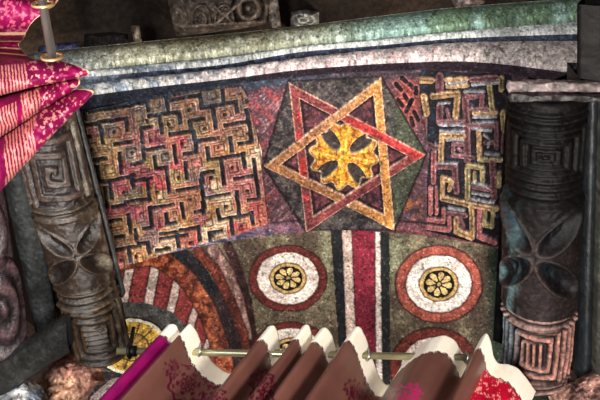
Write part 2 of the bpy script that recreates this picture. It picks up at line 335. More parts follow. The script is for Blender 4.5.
# which is on top at the crossings
both = bA & bB
ang = np.degrees(np.arctan2(Y-cen[1], X-cen[0])) % 360
crossA = ((ang > 240) & (ang < 300)) | ((ang > 0) & (ang < 60)) | ((ang > 120) & (ang < 180)) | ((ang > 180) & (ang < 240))
crossA = crossA & ~((ang > 300)) & ~((ang > 60) & (ang < 120))
topA = bA & (~bB | crossA); topB = bB & ~topA
ca = mix(np.broadcast_to(C(186,122,68), X.shape+(3,)), C(140,88,62), fbm(X, Y, 8)); ca = mix(ca, C(198,128,54), sstep(350, 380, X)*.7)
cb = mix(np.broadcast_to(C(140,58,56), X.shape+(3,)), C(98,44,46), fbm(X+5, Y, 8)); cb = mix(cb, C(186,40,40), sstep(130, 112, Y-(X-340)*.5)*sstep(330, 360, X)+np.exp(-((X-302)/7)**2)*sstep(.4, .6, fbm(X, Y, 9))*.9*(Y > 110)*(Y < 200))
for msk, cl, d, fac in ((topA, ca, dA, .006), (topB, cb, dB, .0055)):
    e = np.exp(-(d/1.1)**2)+np.exp(-((d-BW)/1.1)**2)
    cl2 = mix(cl, C(232,190,160), np.clip(e, 0, 1)*.75); cols[msk] = cl2[msk]
    H = H+np.where(msk, fac+.001*np.cos((d-BW/2)*.5), 0)
for msk, d in ((~topA & inA & ~topB, dA), (~topB & inB & ~topA, dB)):
    e = np.exp(-((d-BW-1.6)/1.2)**2)*msk; cols = mix(cols, C(20,12,16), e*.95)  # dark line inside the bands: shadow of the relief painted in
H = H+np.where(both & topA, .002, 0)
# ---- rosette
dx, dy = X-344, (Y-155.5)*1.0; th0 = math.radians(-8); rx = dx*math.cos(th0)-dy*math.sin(th0); ry = dx*math.sin(th0)+dy*math.cos(th0)
rr = np.hypot(rx, ry); ra = np.arctan2(ry, rx)
inros = rr < 36
innerhex = inA & inB & ~topA & ~topB
a4 = np.abs(((ra+PI/4) % (PI/2))-PI/4)                       # angle from nearest axis arm
lobe = 32+3.0*np.cos(ra*12)                                  # scalloped outline
w_arm = 4.5+rr*.62                                           # flaring arms
perp = rr*np.sin(a4)
u_ = rr*np.cos(PI/4-a4); v_ = rr*np.sin(PI/4-a4)             # distance along/across the diagonal
eye = ((u_-22.5)/14.5)**2+(v_/6.6)**2
yell = (rr < lobe) & (eye > 1)
ey = np.clip(1.25-eye, 0, 1)
yc = mix(np.broadcast_to(C(226,152,26), X.shape+(3,)), C(186,98,30), sstep(.45, .65, fbm(X, Y, 4))); yc = mix(yc, C(190,120,70), sstep(20, 31, rr)*.5)
yc = mix(yc, C(242,190,70), np.exp(-(np.minimum(abs(rx), abs(ry))/1.6)**2)*.7)
ec = C(56,46,44)
mask_ros = innerhex & (rr < lobe+2.5)
cols[mask_ros] = np.broadcast_to(C(50,36,36), X.shape+(3,))[mask_ros]
mm = mask_ros & yell; cols[mm] = yc[mm]
mm = mask_ros & (eye <= 1); cols[mm] = ec
lined = np.exp(-((rr-lobe)/1.1)**2)+np.exp(-((eye-1.08)/.12)**2)*(rr < lobe)
cols = mix(cols, C(238,205,150), np.clip(lined, 0, 1)*mask_ros*.7)
darkl = np.exp(-((a4-.27)*rr/1.0)**2)*sstep(14, 20, rr)*(rr < lobe)*(eye > 1.2); cols = mix(cols, C(120,70,30), darkl*mask_ros*.6)
rh = .010*(yell)*sstep(0, 4, lobe-rr)-.003*ey+.003*np.exp(-(rr/6)**2)-.003*darkl
H = H+np.where(mask_ros, rh, 0)
cols = speck(cols, X, Y, .34, 2.0)
PP = P+Nn*H[..., None]
regs = {}
regs['star_band_gold'] = topA; regs['star_band_red'] = topB; regs['rosette'] = mask_ros
lmask = inL; rmask = inR
rest = ~(topA | topB | mask_ros | lmask | rmask)
def reg(name, mask, label=None):
    o = grid_obj(name, PP, MPAINT, arch, cols, mask)
    if label: o['label'] = label
    return o
reg('soffit', rest)
reg('star_band', topA, 'raised ochre triangle of the star'); reg('star_band', topB, 'raised red triangle of the star')
reg('rosette', mask_ros, 'golden yellow four-armed flower in the star')
reg('fret_panel', lmask, 'large pink and ochre panel of carved hooked keys'); reg('fret_panel', rmask, 'maroon and tan panel of carved hooked keys')
# ---- archivolt mouldings (front edge)
cg_top = crv([(-30,60),(50,50.5),(150,41),(225,34),(300,26),(375,16.5),(450,7.5),(550,0),(640,-5)])
cg_bot = crv([(-30,84),(50,76),(90,72.5),(150,66),(225,59),(300,48),(375,41.5),(450,33.5),(515,28),(577,23),(640,19)])
cw_bot = crv([(-30,88),(50,80),(90,77),(150,71.5),(225,65),(300,51.5),(375,46),(450,38.5),(515,36),(577,34),(640,33)])
cd_bot = crv([(-30,96),(50,88),(90,84),(150,78),(225,70),(300,59),(375,50.5),(450,43),(515,41),(577,41),(640,41)])
cp_bot = crv([(-30,108),(50,100),(90,95.5),(150,87.5),(225,79.5),(300,69.5),(375,64),(450,61),(480,62),(520,66),(577,74),(640,82)])
cb_bot = crv([(60,117),(88,111),(110,105),(150,97.5),(200,89),(250,82),(300,77),(350,72.5),(400,70.5),(450,70.5),(510,75),(560,82),(640,95)])
def sm(c):       # smooth a curve a little
    return lambda x: sum(c(x+d) for d in np.linspace(-22, 22, 9))/9
levels = [sm(cg_top), sm(cg_bot), sm(cw_bot), sm(cd_bot), sm(cp_bot), None]
bands = [('outer_moulding', 0, 1, 30), ('white_fillet', 1, 2, 8), ('dark_channel', 2, 3, 9), ('cable_moulding', 3, 4, 14), ('inner_fascia', 4, 5, 14)]
xs = np.linspace(-30, 660, 860)
for nm, a, b_, ny in bands:
    ya = levels[a](xs); yb = nearS(np.clip(xs, 60, 528))+np.clip(xs-528, 0, 999)*.2 if b_ == 5 else levels[b_](xs)
    if b_ == 5: yb = np.where(xs < 60, levels[4](xs)+14, yb); yb = np.maximum(yb, ya+1.0)
    t = np.linspace(0, 1, ny*3); Xm, Tm = np.meshgrid(xs, t, indexing='ij'); Ym = ya[:, None]*(1-Tm)+yb[:, None]*Tm
    Pm, Nm = front(Xm, Ym); n1 = fbm(Xm, Ym, 12); n2 = fbm(Xm+40, Ym, 4)
    if a == 0:
        c0 = mix(np.broadcast_to(C(118,106,72), Xm.shape+(3,)), C(148,150,126), sstep(.2, .9, Tm+(n1-.5)*.9)); c0 = mix(c0, C(205,210,200), sstep(.5, .62, n2)*sstep(.2, .8, Tm)*.5)
        c0 = mix(c0, C(122,168,158), sstep(290, 400, Xm)*.7); c0 = mix(c0, C(96,120,84), sstep(.45, .6, fbm(Xm, Ym, 20))*sstep(380, 450, Xm)*.7)
        c0 = mix(c0, C(165,150,110), np.exp(-(Xm-170)**2/9000.)*.5*(n2)); c0 = mix(c0, C(222,222,200), np.exp(-(Tm/.05)**2)*.6)
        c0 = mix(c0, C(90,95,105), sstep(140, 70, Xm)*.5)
        h = .020*np.sin(np.clip(Tm, 0, 1)*PI*.8)+.0006*n2
    elif a == 1:
        c0 = mix(np.broadcast_to(C(228,228,220), Xm.shape+(3,)), C(170,180,180), n2*.5); h = .004+0*Tm+.003*np.sin(Tm*PI)+.002*n2
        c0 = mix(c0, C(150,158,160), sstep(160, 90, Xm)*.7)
    elif a == 2:
        c0 = mix(np.broadcast_to(C(74,84,104), Xm.shape+(3,)), C(44,48,66), n2); h = .002*n2-.006*np.sin(Tm*PI)
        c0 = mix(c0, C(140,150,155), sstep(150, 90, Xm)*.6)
    elif a == 3:
        k = np.sin((Xm*.30+Tm*2.4)+n1*3); c0 = mix(np.broadcast_to(C(214,196,190), Xm.shape+(3,)), C(170,140,140), sstep(.5, 1, k)*.6); c0 = mix(c0, C(190,150,150), sstep(.55, .65, n2)*.5)
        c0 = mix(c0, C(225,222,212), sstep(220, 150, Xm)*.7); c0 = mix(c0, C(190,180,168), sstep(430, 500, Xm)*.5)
        h = .007*np.sin(Tm*PI)+.0025*k*np.sin(Tm*PI)+.004
    else:
        c0 = mix(np.broadcast_to(C(58,66,82), Xm.shape+(3,)), C(70,52,60), sstep(220, 300, Xm)+0*Tm); c0 = mix(c0, C(40,34,44), n2*.7); h = .001*n2+0*Tm
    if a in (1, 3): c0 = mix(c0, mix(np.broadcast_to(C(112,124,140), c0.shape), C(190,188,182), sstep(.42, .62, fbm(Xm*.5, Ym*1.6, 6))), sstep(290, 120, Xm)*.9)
    c0 = speck(c0, Xm, Ym, .3, 2.2)
    edge0 = np.minimum(Tm, 1-Tm)
    h = h*sstep(0, .12, edge0+.0)
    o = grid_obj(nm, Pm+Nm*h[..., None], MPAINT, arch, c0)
# body of the arch behind the carved faces
def arc_pts(c, R_, y, a0, a1, n=60):
    a = np.linspace(a0, a1, n); return np.stack([c[0]+R_*np.sin(a), np.full(n, y), c[1]+R_*np.cos(a)], -1)+ORG
tp, _ = front(xs, levels[0](xs)); d_ = unit(np.stack([tp[:, 0]-NEARC[0], 0*xs, tp[:, 2]-1.5-NEARC[1]], -1))
body = [tp-d_*.006+np.array([0, .004, 0]), tp+np.array([0, .10, 0])+d_*.0, tp+np.array([0, .30, 0])-d_*.02]
body = np.stack(body, 1)
grid_obj('top_ledge', body, MROCK, arch, np.broadcast_to(C(120,112,95), body.shape))
a0, a1 = -.62, .52
bf = np.stack([arc_pts(FARC, FARC[2]+.001, 1.0, a0, a1), arc_pts(FARC, FARC[2]+.06, 1.002, a0, a1), arc_pts(FARC, FARC[2]+.12, .9, a0, a1)], 1)
grid_obj('back_face', bf, MROCK, arch, np.broadcast_to(C(110,80,75), bf.shape))

# ================================================================== PAINTED VAULT
vt = empty('ceiling', (FARC[0], 1.35, FARC[1]+VR+CAMZ), None, None); vt['kind'] = 'structure'
NX, NY = 700, 330
gx, gt = np.meshgrid(np.linspace(70, 560, NX), np.linspace(0, 1, NY), indexing='ij')
X = gx; Y = (farS(np.clip(gx, 80, 530))-6)*(1-gt)+425*gt
P, Nn = vault(X, Y)
n1 = fbm(X, Y, 16); n2 = fbm(X+31, Y+7, 5)
c0 = mix(np.broadcast_to(C(118,106,82), X.shape+(3,)), C(78,66,54), sstep(.3, .7, n1)); c0 = mix(c0, C(92,62,52), sstep(.55, .7, n2)*.35)
c0 = mix(c0, C(140,142,108), np.exp(-((X-395)/14)**2-((Y-255)/22)**2)*.8); c0 = mix(c0, C(140,142,108), np.exp(-((X-326)/6)**2-((Y-255)/40)**2)*.7)
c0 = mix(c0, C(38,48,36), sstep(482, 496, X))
Xw = X+(n2-.5)*1.6; Yw = Y+(fbm(X, Y+90, 5)-.5)*1.6
part = np.zeros(X.shape, int)
# centre bands, boundaries run along the vault
tt = (Yw-236)/99.0
bl = [331-.0, 342, 352, 375, 380.5, 389.5]; bl2 = [338, 346, 356, 375.5, 382, 390]
Bd = [bl[i]+(bl2[i]-bl[i])*tt for i in range(6)]
bcols = [C(34,34,36), C(222,190,172), C(140,36,54), C(232,214,200), C(36,38,38)]
for i in range(5):
    m = (Xw >= Bd[i]) & (Xw < Bd[i+1]); cc0 = mix(np.broadcast_to(bcols[i], X.shape+(3,)), bcols[i]*.8, n2); c0[m] = cc0[m]; part[m] = 1
m = part == 1
c0[m & (i*0 == 0) & (Xw > Bd[2]) & (Xw < Bd[3]) & (Yw > 300)] *= .85
for i in range(1, 5): c0 = mix(c0, C(40,18,22), np.exp(-((Xw-Bd[i])/.8)**2)*.6)
# left ribs and stripes
arcs = [([(120,262),(150,256),(166,262),(190,282),(208,312),(222,352),(228,380)], 9, C(150,64,44)), ([(176,252),(195,268),(214,298),(230,335),(240,380)], 8.5, C(40,42,48)),
        ([(198,252),(215,270),(230,300),(243,335),(250,380)], 5, C(140,60,44)), ([(213,250),(228,272),(238,300),(246,335)], 6, C(206,164,148)), ([(228,245),(238,270),(247,300),(255,350)], 4.2, C(52,34,32))]
# radial stripes field to the left of the orange rib
rib_x = lambda y: np.interp(y, [250,262,282,312,352,380], [150,166,186,205,220,226])
fld = (X < rib_x(Y)) & (Y > 250)
c0[fld] = mix(np.broadcast_to(C(168,66,62), X.shape+(3,)), C(120,44,44), n2)[fld]; part[fld] = 9
for pl, w in [([(131,262),(123,305)],4.5),([(156,262),(147,312)],5),([(180,272),(166,328)],4.5),([(199,300),(186,340)],4),([(108,280),(104,300)],4.5),([(213,330),(205,350)],3)]:
    d = dpoly(Xw, Yw, pl); m = (d < w) & fld; c0[m] = mix(np.broadcast_to(C(224,204,188), X.shape+(3,)), C(190,150,140), n2)[m]
    c0 = mix(c0, C(30,16,18), np.exp(-((d-w)/.8)**2)*fld*.8)
for k in range(len(arcs)-1, -1, -1):
    pl, w, cl = arcs[k]; d = dpoly(Xw, Yw, pl); m = d < w
    cl2 = mix(np.broadcast_to(cl, X.shape+(3,)), cl*.6, sstep(.3, .7, fbm(X*1.2+k*50, Y*.5, 5))); 
    if k == 0: cl2 = mix(cl2, C(208,112,66), sstep(.42, .6, fbm(X, Y, 5))*.75); cl2 = mix(cl2, C(50,32,34), sstep(-2, 7, Xw-rib_x(Yw))*.0+0*X)
    c0[m] = cl2[m]; part[m] = 3
    c0 = mix(c0, C(40,22,20), np.exp(-((d-w)/.9)**2)*.6)
dk = sstep(160, 200, X)*sstep(262, 240, X)*sstep(.35, .65, fbm(X+20, Y*.6, 14))*(part == 3); c0 = mix(c0, C(70,36,34), dk*.45)
# yellow medallion with grey surround
mx, my = 132, 347
def ell(cx, cy, ax, ay): return np.hypot((Xw-cx)/ax, (Yw-cy)/ay)
e = ell(mx, my+3, 62, 48); m = e < 1; c0[m] = mix(np.broadcast_to(C(92,90,86), X.shape+(3,)), C(60,60,60), n2)[m]; part[m] = 0
m = (Y > 372) & (X < 200); c0[m] = C(40,36,38); 
d = dpoly(Xw, Yw, [(96,400),(112,386),(135,379),(165,376)]); m = d < 6; c0[m] = mix(np.broadcast_to(C(165,150,140), X.shape+(3,)), C(120,100,100), n2)[m]
e = ell(mx, my, 34, 27); m = e < 1.12; c0[m] = C(40,36,32); part[m] = 4
m = e < 1.04; c0[m] = C(226,212,180)
m = e < .93; yy = mix(np.broadcast_to(C(214,166,58), X.shape+(3,)), C(150,112,48), sstep(.4, .6, fbm(X, Y, 4))); c0[m] = yy[m]
ea = np.arctan2((Yw-my)/27, (Xw-mx)/34); leaf = np.cos(ea*6)*.5+.5; m = (e < .85) & (np.abs(leaf-.5) < .12) & (e > .15); c0[m] = C(70,58,34)
m = np.abs(e-.5) < .035; c0[m] = C(80,62,34)
# roundels
rounds = [(288,278.5,39,33,1), (438.8,284,43.5,38.5,0), (291,352,40,30,1), (434,368,44,41,0)]
for i, (cx, cy, ax, ay, dark) in enumerate(rounds):
    e = ell(cx, cy, ax, ay); oc = C(118,46,42) if dark else C(176,84,68)
    if i == 3: oc = C(118,48,40)
    m = e < 1; c0[m] = mix(np.broadcast_to(oc, X.shape+(3,)), oc*.8, n2)[m]; part[m] = 5+i
    c0 = mix(c0, C(40,24,22), np.exp(-((e-1)/.022)**2)*.8)
    f = .80 if dark else .76; m = e < f; wc = mix(np.broadcast_to(C(238,222,208), X.shape+(3,)), C(222,190,176), sstep(.5, .7, n2)*(.8 if i != 3 else .2)+(.6 if i == 3 else 0)); c0[m] = wc[m]
    c0 = mix(c0, C(60,28,26), np.exp(-((e-f)/.02)**2)*.8)
    g = .47 if dark else .45; m = e < g; c0[m] = C(206,164,96); c0 = mix(c0, C(50,26,22), np.exp(-((e-g)/.018)**2)*.8)
    m = e < g*.80; c0[m] = C(24,20,22)
    ea = np.arctan2((Yw-cy)/ay, (Xw-cx)/ax)+.2; pet = np.abs(((ea*8/(2*PI)) % 1)-.5)*2      # 0 centre .. 1 edge of each petal
    rp = e/g; half = .80*np.sqrt(np.clip(1-((rp-.44)/.25)**2, 0, 1))
    m = (rp > .16) & (rp < .69) & (pet < half) ; c0[m] = C(230,194,120)
    c0[(rp < .10)] = C(200,160,100)
hV = (n2-.5)*.0022+(fbm(X, Y, 22)-.5)*.006
c0 = speck(c0, X, Y, .26, 1.9)
PP = P+Nn*hV[..., None]
grid_obj('plaster', PP, MFRESCO, vt, c0, np.isin(part, (0, 9, 3)))
o = grid_obj('centre_band', PP, MFRESCO, vt, c0, part == 1)
for i in range(4):
    o = grid_obj('painted_roundel', PP, MFRESCO, vt, c0, part == 5+i)
grid_obj('painted_medallion', PP, MFRESCO, vt, c0, part == 4)

# ================================================================== CARVED ROLLS (capitals under the springing)
def ypx(x, y, z): return on_z(x, y, z)
def roll(name, parent, mat, c0px, c1px, zb, rad, y_ext, fn, nb=300, na=150, amax=115, flat=1.0):
    """carved half-round moulding whose axis runs level along +Y; fn(a, b) -> height, colour; a across (-1..1), b = row"""
    p0 = on_z(c0px[0], c0px[1], zb); p1 = on_z(c1px[0], c1px[1], zb); xb = (p0[0]+p1[0])/2
    bs = np.linspace(y_ext[0], y_ext[1], nb); yy = on_z(np.interp(bs, [c0px[1], c1px[1]], [c0px[0], c1px[0]]), bs, zb)
    aa = np.linspace(-1, 1, na); A, B = np.meshgrid(aa, bs); 
    ctr = math.atan2(-xb, -zb)
    th = ctr+np.radians(amax)*(-A if False else A)
    h, c = fn(-A, B); h = h*sstep(1.0, .62, np.abs(A))
    endd = np.minimum(B-y_ext[0], y_ext[1]-B); e = np.sqrt(np.clip(endd/6.0, 0, 1)*(2-np.clip(endd/6.0, 0, 1)))
    r_ = (rad*(.82+.18*e)+h)*np.where(endd <= 0, 0.0, 1)
    xax = np.interp(yy[:, 1], [min(p0[1], p1[1]), max(p0[1], p1[1])], [p0[0], p1[0]])[:, None]
    Pw = np.stack([xax+r_*np.sin(-th)*-1*flat, np.broadcast_to(yy[:, 1:2], A.shape), zb+CAMZ+r_*np.cos(th)], -1)
    return grid_obj(name, Pw, mat, parent, c)
def concentric(a, b, per):
    d = np.maximum(np.abs(a), np.abs(b)); return .5+.5*np.cos(d/per*2*PI)
def ring(B, ys, w=3): 
    v = np.zeros(B.shape)
    for y in ys: v = np.maximum(v, np.exp(-((B-y)/w)**2))
    return v
def lotus(a, b, s):
    """four almond hollows on the diagonals around a boss; a, b in pixels"""
    r = np.hypot(a, b); t = np.arctan2(b, a); q = ((t) % (PI/2))-PI/4
    u = r*np.cos(q); v = r*np.sin(q); eye = ((u-s*.62)/(s*.46))**2+(v/(s*.2))**2
    return np.clip(1.2-eye, 0, 1), np.exp(-((eye-1.35)/.3)**2), r
# ---- left capital
ZL = 1.15
lcap = empty('carved_capital', (-.6, .75, CAMZ+ZL), 'grey-brown carved capital leaning at the left, with key, leaf and square spiral bands', 'capital')
def skey(a, b, per):
    d = np.maximum(np.abs(a), np.abs(b))+per*(np.arctan2(b, a)/(2*PI)); return .5+.5*np.cos(d/per*2*PI)
def fleft(A, B):
    a = A*46.0; n = fbm(a*1.0+200, B, 6); h = (n-.5)*.003
    c = mix(np.broadcast_to(C(96,76,60), A.shape+(3,)), C(52,42,38), n)
    z1 = B < 194; k = skey((a+1)*1.0, (B-160)*.62, 8.5); h = np.where(z1, h+.006*sstep(.3, .7, k), h)
    c = np.where(z1[..., None], mix(mix(np.broadcast_to(C(50,44,46), A.shape+(3,)), C(128,112,104), sstep(.3, .7, k))*np.array(.9), C(120,90,98), n*.4), c)
    z2 = (B > 205) & (B < 277); ho, ri, r = lotus(a+1, (B-240)*1.02, 34)
    h = np.where(z2, h+.007-.012*ho+.003*ri, h); c = np.where(z2[..., None], mix(mix(c, C(34,26,24), ho), C(165,150,130), ri*.35), c)
    z3 = B > 292; k = skey((a+2), (B-322)*1.0, 7.0); bar = .5+.5*np.cos((B-322)/4.6*2*PI); inner = (np.abs(a+2) < 9) & (np.abs(B-322) < 9); k = np.where(inner, bar, k)
    h = np.where(z3, h+.006*sstep(.3, .7, k), h); c = np.where(z3[..., None], mix(np.broadcast_to(C(34,26,22), A.shape+(3,)), C(116,92,64), sstep(.35, .7, k)), c)
    rg = ring(B, [198, 204, 279, 286, 292], 2.2); h = h+.006*rg; c = mix(c, C(150,135,112), rg*.7)
    c = mix(c, C(30,26,26), ring(B, [201, 282.5, 289.5], 1.3)*.8)
    c = mix(c, C(190,194,180), sstep(.26, .45, A)*sstep(.4, .6, fbm(a, B*.6, 8))*.8)  # lit right edge painted in as a pale tint
    return h, speck(c*np.array([.50,.45,.40]), a+300, B, .3, 2.5, .4)
roll('carved_roll', lcap, MDARK, (44,130), (101,342), ZL, .0475, (90, 352), fleft)
# fillets and blocks running along the roll
def bar(name, parent, mat, pts_px, z, th, col, off=.0, rough=.006, lean=0, seedo=0):
    """stone bar traced on the level plane z, thickness th upwards; pts_px: left edge top/bottom, right edge top/bottom"""
    (l0, l1, r0, r1) = pts_px; n = 90; t = np.linspace(0, 1, n)
    L = on_z(l0[0]+(l1[0]-l0[0])*t, l0[1]+(l1[1]-l0[1])*t, z); Rr = on_z(r0[0]+(r1[0]-r0[0])*t, r0[1]+(r1[1]-r0[1])*t, z)
    up = np.array([lean, 0, th]); m_ = 14; rows = []
    for s in range(m_+1):
        w = s/m_; p = L*(1-w)+Rr*w; q = p-np.array([0, 0, 1])*(2*rough*math.sin(w*PI)); rows.append(q)
    P_ = np.stack([L+up]+rows+[Rr+up, L+up], 1)
    nx = fbm(P_[..., 1]*300+seedo, P_[..., 0]*300, 8); P_ = P_+(nx[..., None]-.5)*np.array([.3, 0, 1])*.004
    c = mix(np.broadcast_to(C(*col), P_.shape), C(*col)*.6, nx); c = speck(c*.5, P_[..., 1]*500+seedo, P_[..., 0]*500, .3, 3, .3)
    o = grid_obj(name, P_, mat, parent, c)
    # end caps
    for i in (0, n-1):
        ring_ = P_[i, :-1]; V = np.vstack([ring_, ring_.mean(0)]); k = len(ring_); Fs = [[j, (j+1) % k, k] for j in range(k)]
        mesh_obj('end_face', V, Fs, mat, o, np.broadcast_to(C(*col)*.8, V.shape))
    return o
bar('impost_block', lcap, MDULL, ((66,112),(120,335),(82,110),(128,330)), 1.21, .16, (34,30,32), lean=-.16, seedo=3)
bar('fillet', lcap, MDARK, ((74,110),(122,298),(79,108),(126,292)), 1.19, .02, (136,136,134), rough=.002, lean=-.02, seedo=9)
bar('flat_band', lcap, MDULL, ((-4,150),(38,345),(22,130),(60,345)), 1.17, .02, (92,98,100), seedo=14)
bar('groove_band', lcap, MDARK, ((16,120),(56,345),(34,120),(66,345)), 1.20, .10, (24,24,28), lean=-.1, seedo=24)
def fouter(A, B):
    a = A*46.; n = fbm(a+500, B, 7); c = mix(np.broadcast_to(C(128,92,92), A.shape+(3,)), C(84,62,68), n); h = (n-.5)*.003
    e = np.hypot((a-4)/20, (B-300)/34); k = .5+.5*np.cos(e*2*PI*1.5); z = (e < 1.5); h = h+np.where(z, .006*k, 0); c = np.where(z[..., None], mix(mix(c, C(50,38,44), 1-k), C(150,110,112), k*.4), c)
    e = np.hypot((a-4)/18, (B-225)/30); k = .5+.5*np.cos(e*2*PI*1.3); z = (e < 1.15); h = h+np.where(z, .005*k, 0); c = np.where(z[..., None], mix(c, C(52,38,42), (1-k)*.8), c)
    return h, speck(c*.6, a+300, B, .3, 2.5, .4)
roll('outer_roll', lcap, MDARK, (-30,150), (4,340), 1.13, .040, (110, 352), fouter)
o = bar('lower_edge', lcap, MDARK, ((-60,402),(66,322),(-60,436),(70,352)), 1.08, .03, (78,76,72), rough=.004, seedo=40)
# ---- right capital
rcap = empty('carved_capital', (.36, .75, CAMZ+ZL), 'dark carved capital at the right with painted blue light on its leaves, and concentric square bands', 'capital')
def fright(A, B):
    a = A*66.0; n = fbm(a+800, B, 6); h = (n-.5)*.003
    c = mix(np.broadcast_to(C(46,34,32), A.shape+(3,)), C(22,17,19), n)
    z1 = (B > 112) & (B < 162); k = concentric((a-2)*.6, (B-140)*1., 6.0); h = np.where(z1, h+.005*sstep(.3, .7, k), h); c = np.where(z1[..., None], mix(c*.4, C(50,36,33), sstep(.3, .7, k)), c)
    z2 = (B > 188) & (B < 298); ho, ri, r = lotus(a+4, (B-236)*.95, 48)
    h = np.where(z2, h+.010-.018*ho+.004*ri, h); c = np.where(z2[..., None], mix(mix(c, mix(np.broadcast_to(C(12,12,18), A.shape+(3,)), C(30,96,130), sstep(.5, .65, fbm(a, B, 12))*sstep(.3, -.3, A)), ho), C(112,98,92), ri*.5*sstep(.5, -.2, A)), c)
    c = mix(c, C(100,140,146), sstep(-.15, -.4, A)*sstep(.35, .6, fbm(a, B*.4, 9))*.75*(B > 180)*(B < 340))  # blue light from the left, painted into leaves, edge and key band
    z3 = (B > 306) & (B < 364); k = skey((a+2), (B-334)*1.0, 7.4); bar_ = .5+.5*np.cos((a+2)/6.0*2*PI); inner = (np.abs(a+2) < 11) & (np.abs(B-334) < 11); k = np.where(inner, bar_, k)
    h = np.where(z3, h+.007*sstep(.3, .7, k), h); c = np.where(z3[..., None], mix(np.broadcast_to(C(24,16,18), A.shape+(3,)), mix(np.broadcast_to(C(166,112,98), A.shape+(3,)), C(86,110,122), sstep(-.1, -.42, A)*.8), sstep(.35, .7, k)), c)
    rg = ring(B, [100, 107, 165, 172, 180, 301, 307, 365, 371], 2.3); h = h+.005*rg; cr_ = mix(np.broadcast_to(C(62,46,42), A.shape+(3,)), C(182,138,126), sstep(290, 300, B)); c = mix(c, cr_, rg*.75)  # far rings paler and pinker: light falling there put into the colour
    c = mix(c, C(18,14,16), ring(B, [103.5, 111, 168.5, 176, 184, 304, 310, 362, 368], 1.4)*.8)
    shade = .22+.60*sstep(150, 300, B+(fbm(a, B, 20)-.5)*80-A*25)  # near end darkened: shade painted into the capital's colour
    return h, speck(c*shade[..., None], a+300, B, .3, 2.5, .3)
roll('carved_roll', rcap, MDULL, (547,100), (538,340), ZL, .0585, (88, 378), fright)
bar('impost_block', rcap, MDULL, ((506,100),(493,340),(600,100),(584,372)), 1.22, .10, (22,22,26), lean=.14, seedo=50)
bar('flat_band', rcap, MDARK, ((584,84),(577,378),(600,84),(592,385)), 1.16, .09, (44,54,62), seedo=60)
bar('outer_band', rcap, MDARK, ((602,84),(594,380),(640,84),(625,385)), 1.14, .09, (104,104,92), seedo=70)
# flange at the near end (horizontal slab, rounded) and the dark post above it
def slabx(name, parent, mat, pa, pb, za, hgt, dep, col, seedo=0):
    p0 = on_z(pa[0], pa[1], za); p1 = on_z(pb[0], pb[1], za); n = 60; t = np.linspace(0, 1, n)[:, None]; c_ = p0*(1-t)+p1*t
    k = 24; th = np.linspace(0, 2*PI, k+1); cs = np.sign(np.cos(th))*np.abs(np.cos(th))**.5; sn = np.sign(np.sin(th))*np.abs(np.sin(th))**.5
    Pq = c_[:, None, :]+np.stack([0*th, cs*dep/2, sn*hgt/2], -1)[None]
    nx = fbm(Pq[..., 0]*400+seedo, th[None]*8+0*Pq[..., 0], 7); Pq[..., 1] += (nx-.5)*.008; Pq[..., 2] += (nx-.5)*.006
    Pq[0] = Pq[0].mean(0); Pq[-1] = Pq[-1].mean(0)
    c = mix(np.broadcast_to(C(*col), Pq.shape), C(*col)*.45, nx); return grid_obj(name, Pq, mat, parent, speck(c, Pq[..., 0]*500, Pq[..., 1]*500, .3, 3))
slabx('flange', rcap, MDARK, (506,86), (640,86), 1.12, .018, .016, (150,128,124), 5)
slabx('flange_lip', rcap, MDARK, (508,97), (640,97), 1.11, .016, .012, (40,30,30), 6)
bar('post', rcap, MDULL, ((577,4),(577,78),(640,4),(640,78)), 1.10, .03, (34,26,26), lean=.02, seedo=80)

# ================================================================== ROUGH STONE BELOW THE CAPITALS
def rock(name, pxpoly, dist, th, cola, colb, label, cat, amp=.02, sc=18, kind=None, parent=None, mat=None, group=None, relief=None):
    """lump whose outline is traced from the photo, with its own depth: domed front, thick sides"""
    xs_ = [p[0] for p in pxpoly]; ys_ = [p[1] for p in pxpoly]; cx, cy = np.mean(xs_), np.mean(ys_)
    # resample outline
    n = 120; pts = np.array(pxpoly+[pxpoly[0]], float); seg = np.hypot(*np.diff(pts, axis=0).T); s = np.r_[0, np.cumsum(seg)]; q = np.linspace(0, s[-1], n, endpoint=False)
    ox = np.interp(q, s, pts[:, 0]); oy = np.interp(q, s, pts[:, 1])
    m_ = 46; k = np.linspace(0, 1, m_); Rm = np.r_[k, 1.0, .95, .6, 0.0]
    Xo = cx+(ox[None]-cx)*Rm[:, None]; Yo = cy+(oy[None]-cy)*Rm[:, None]
    nn = fbm(Xo, Yo, sc, 4)
    front_ = dist-(1-np.r_[k, 1, 1, 1, 1]**4)[:, None]*th*.35-(nn-.5)*amp*np.r_[np.ones(m_), 0, 0, 0, 0][:, None]
    if relief is not None: front_[:m_] -= relief(Xo, Yo)[:m_]
    back = np.zeros(m_+4); back[m_:] = [.4, .8, 1, 1]; D = front_+back[:, None]*th
    Pq = at_dist(Xo, Yo, D); Pq = np.concatenate([Pq, Pq[:, :1]], 1); Xo = np.c_[Xo, Xo[:, :1]]; Yo = np.c_[Yo, Yo[:, :1]]; nn = np.c_[nn, nn[:, :1]]
    c = mix(np.broadcast_to(C(*cola), Pq.shape), C(*colb), sstep(.3, .7, nn))
    if relief is not None: rv = relief(Xo, Yo); c = mix(c, C(*cola)*1.5, np.clip(rv/(np.abs(rv).max()+1e-9), 0, 1)*.8)
    c = speck(c, Xo, Yo, .35, 3)
    loc = Pq[:m_].reshape(-1, 3).mean(0)
    o = mesh_obj(name, *_gridfaces(Pq-loc), mat or MROCK, None, c.reshape(-1, 3)); o.location = loc
    if parent: o.parent = parent; o.location = loc-np.array(parent.location)
    tag(o, label, cat, group, kind); return o
def _gridfaces(Pq):
    n, m_ = Pq.shape[:2]; idx = np.arange(n*m_).reshape(n, m_)
    q = np.stack([idx[:-1, :-1], idx[1:, :-1], idx[1:, 1:], idx[:-1, 1:]], -1).reshape(-1, 4); return Pq.reshape(-1, 3), q
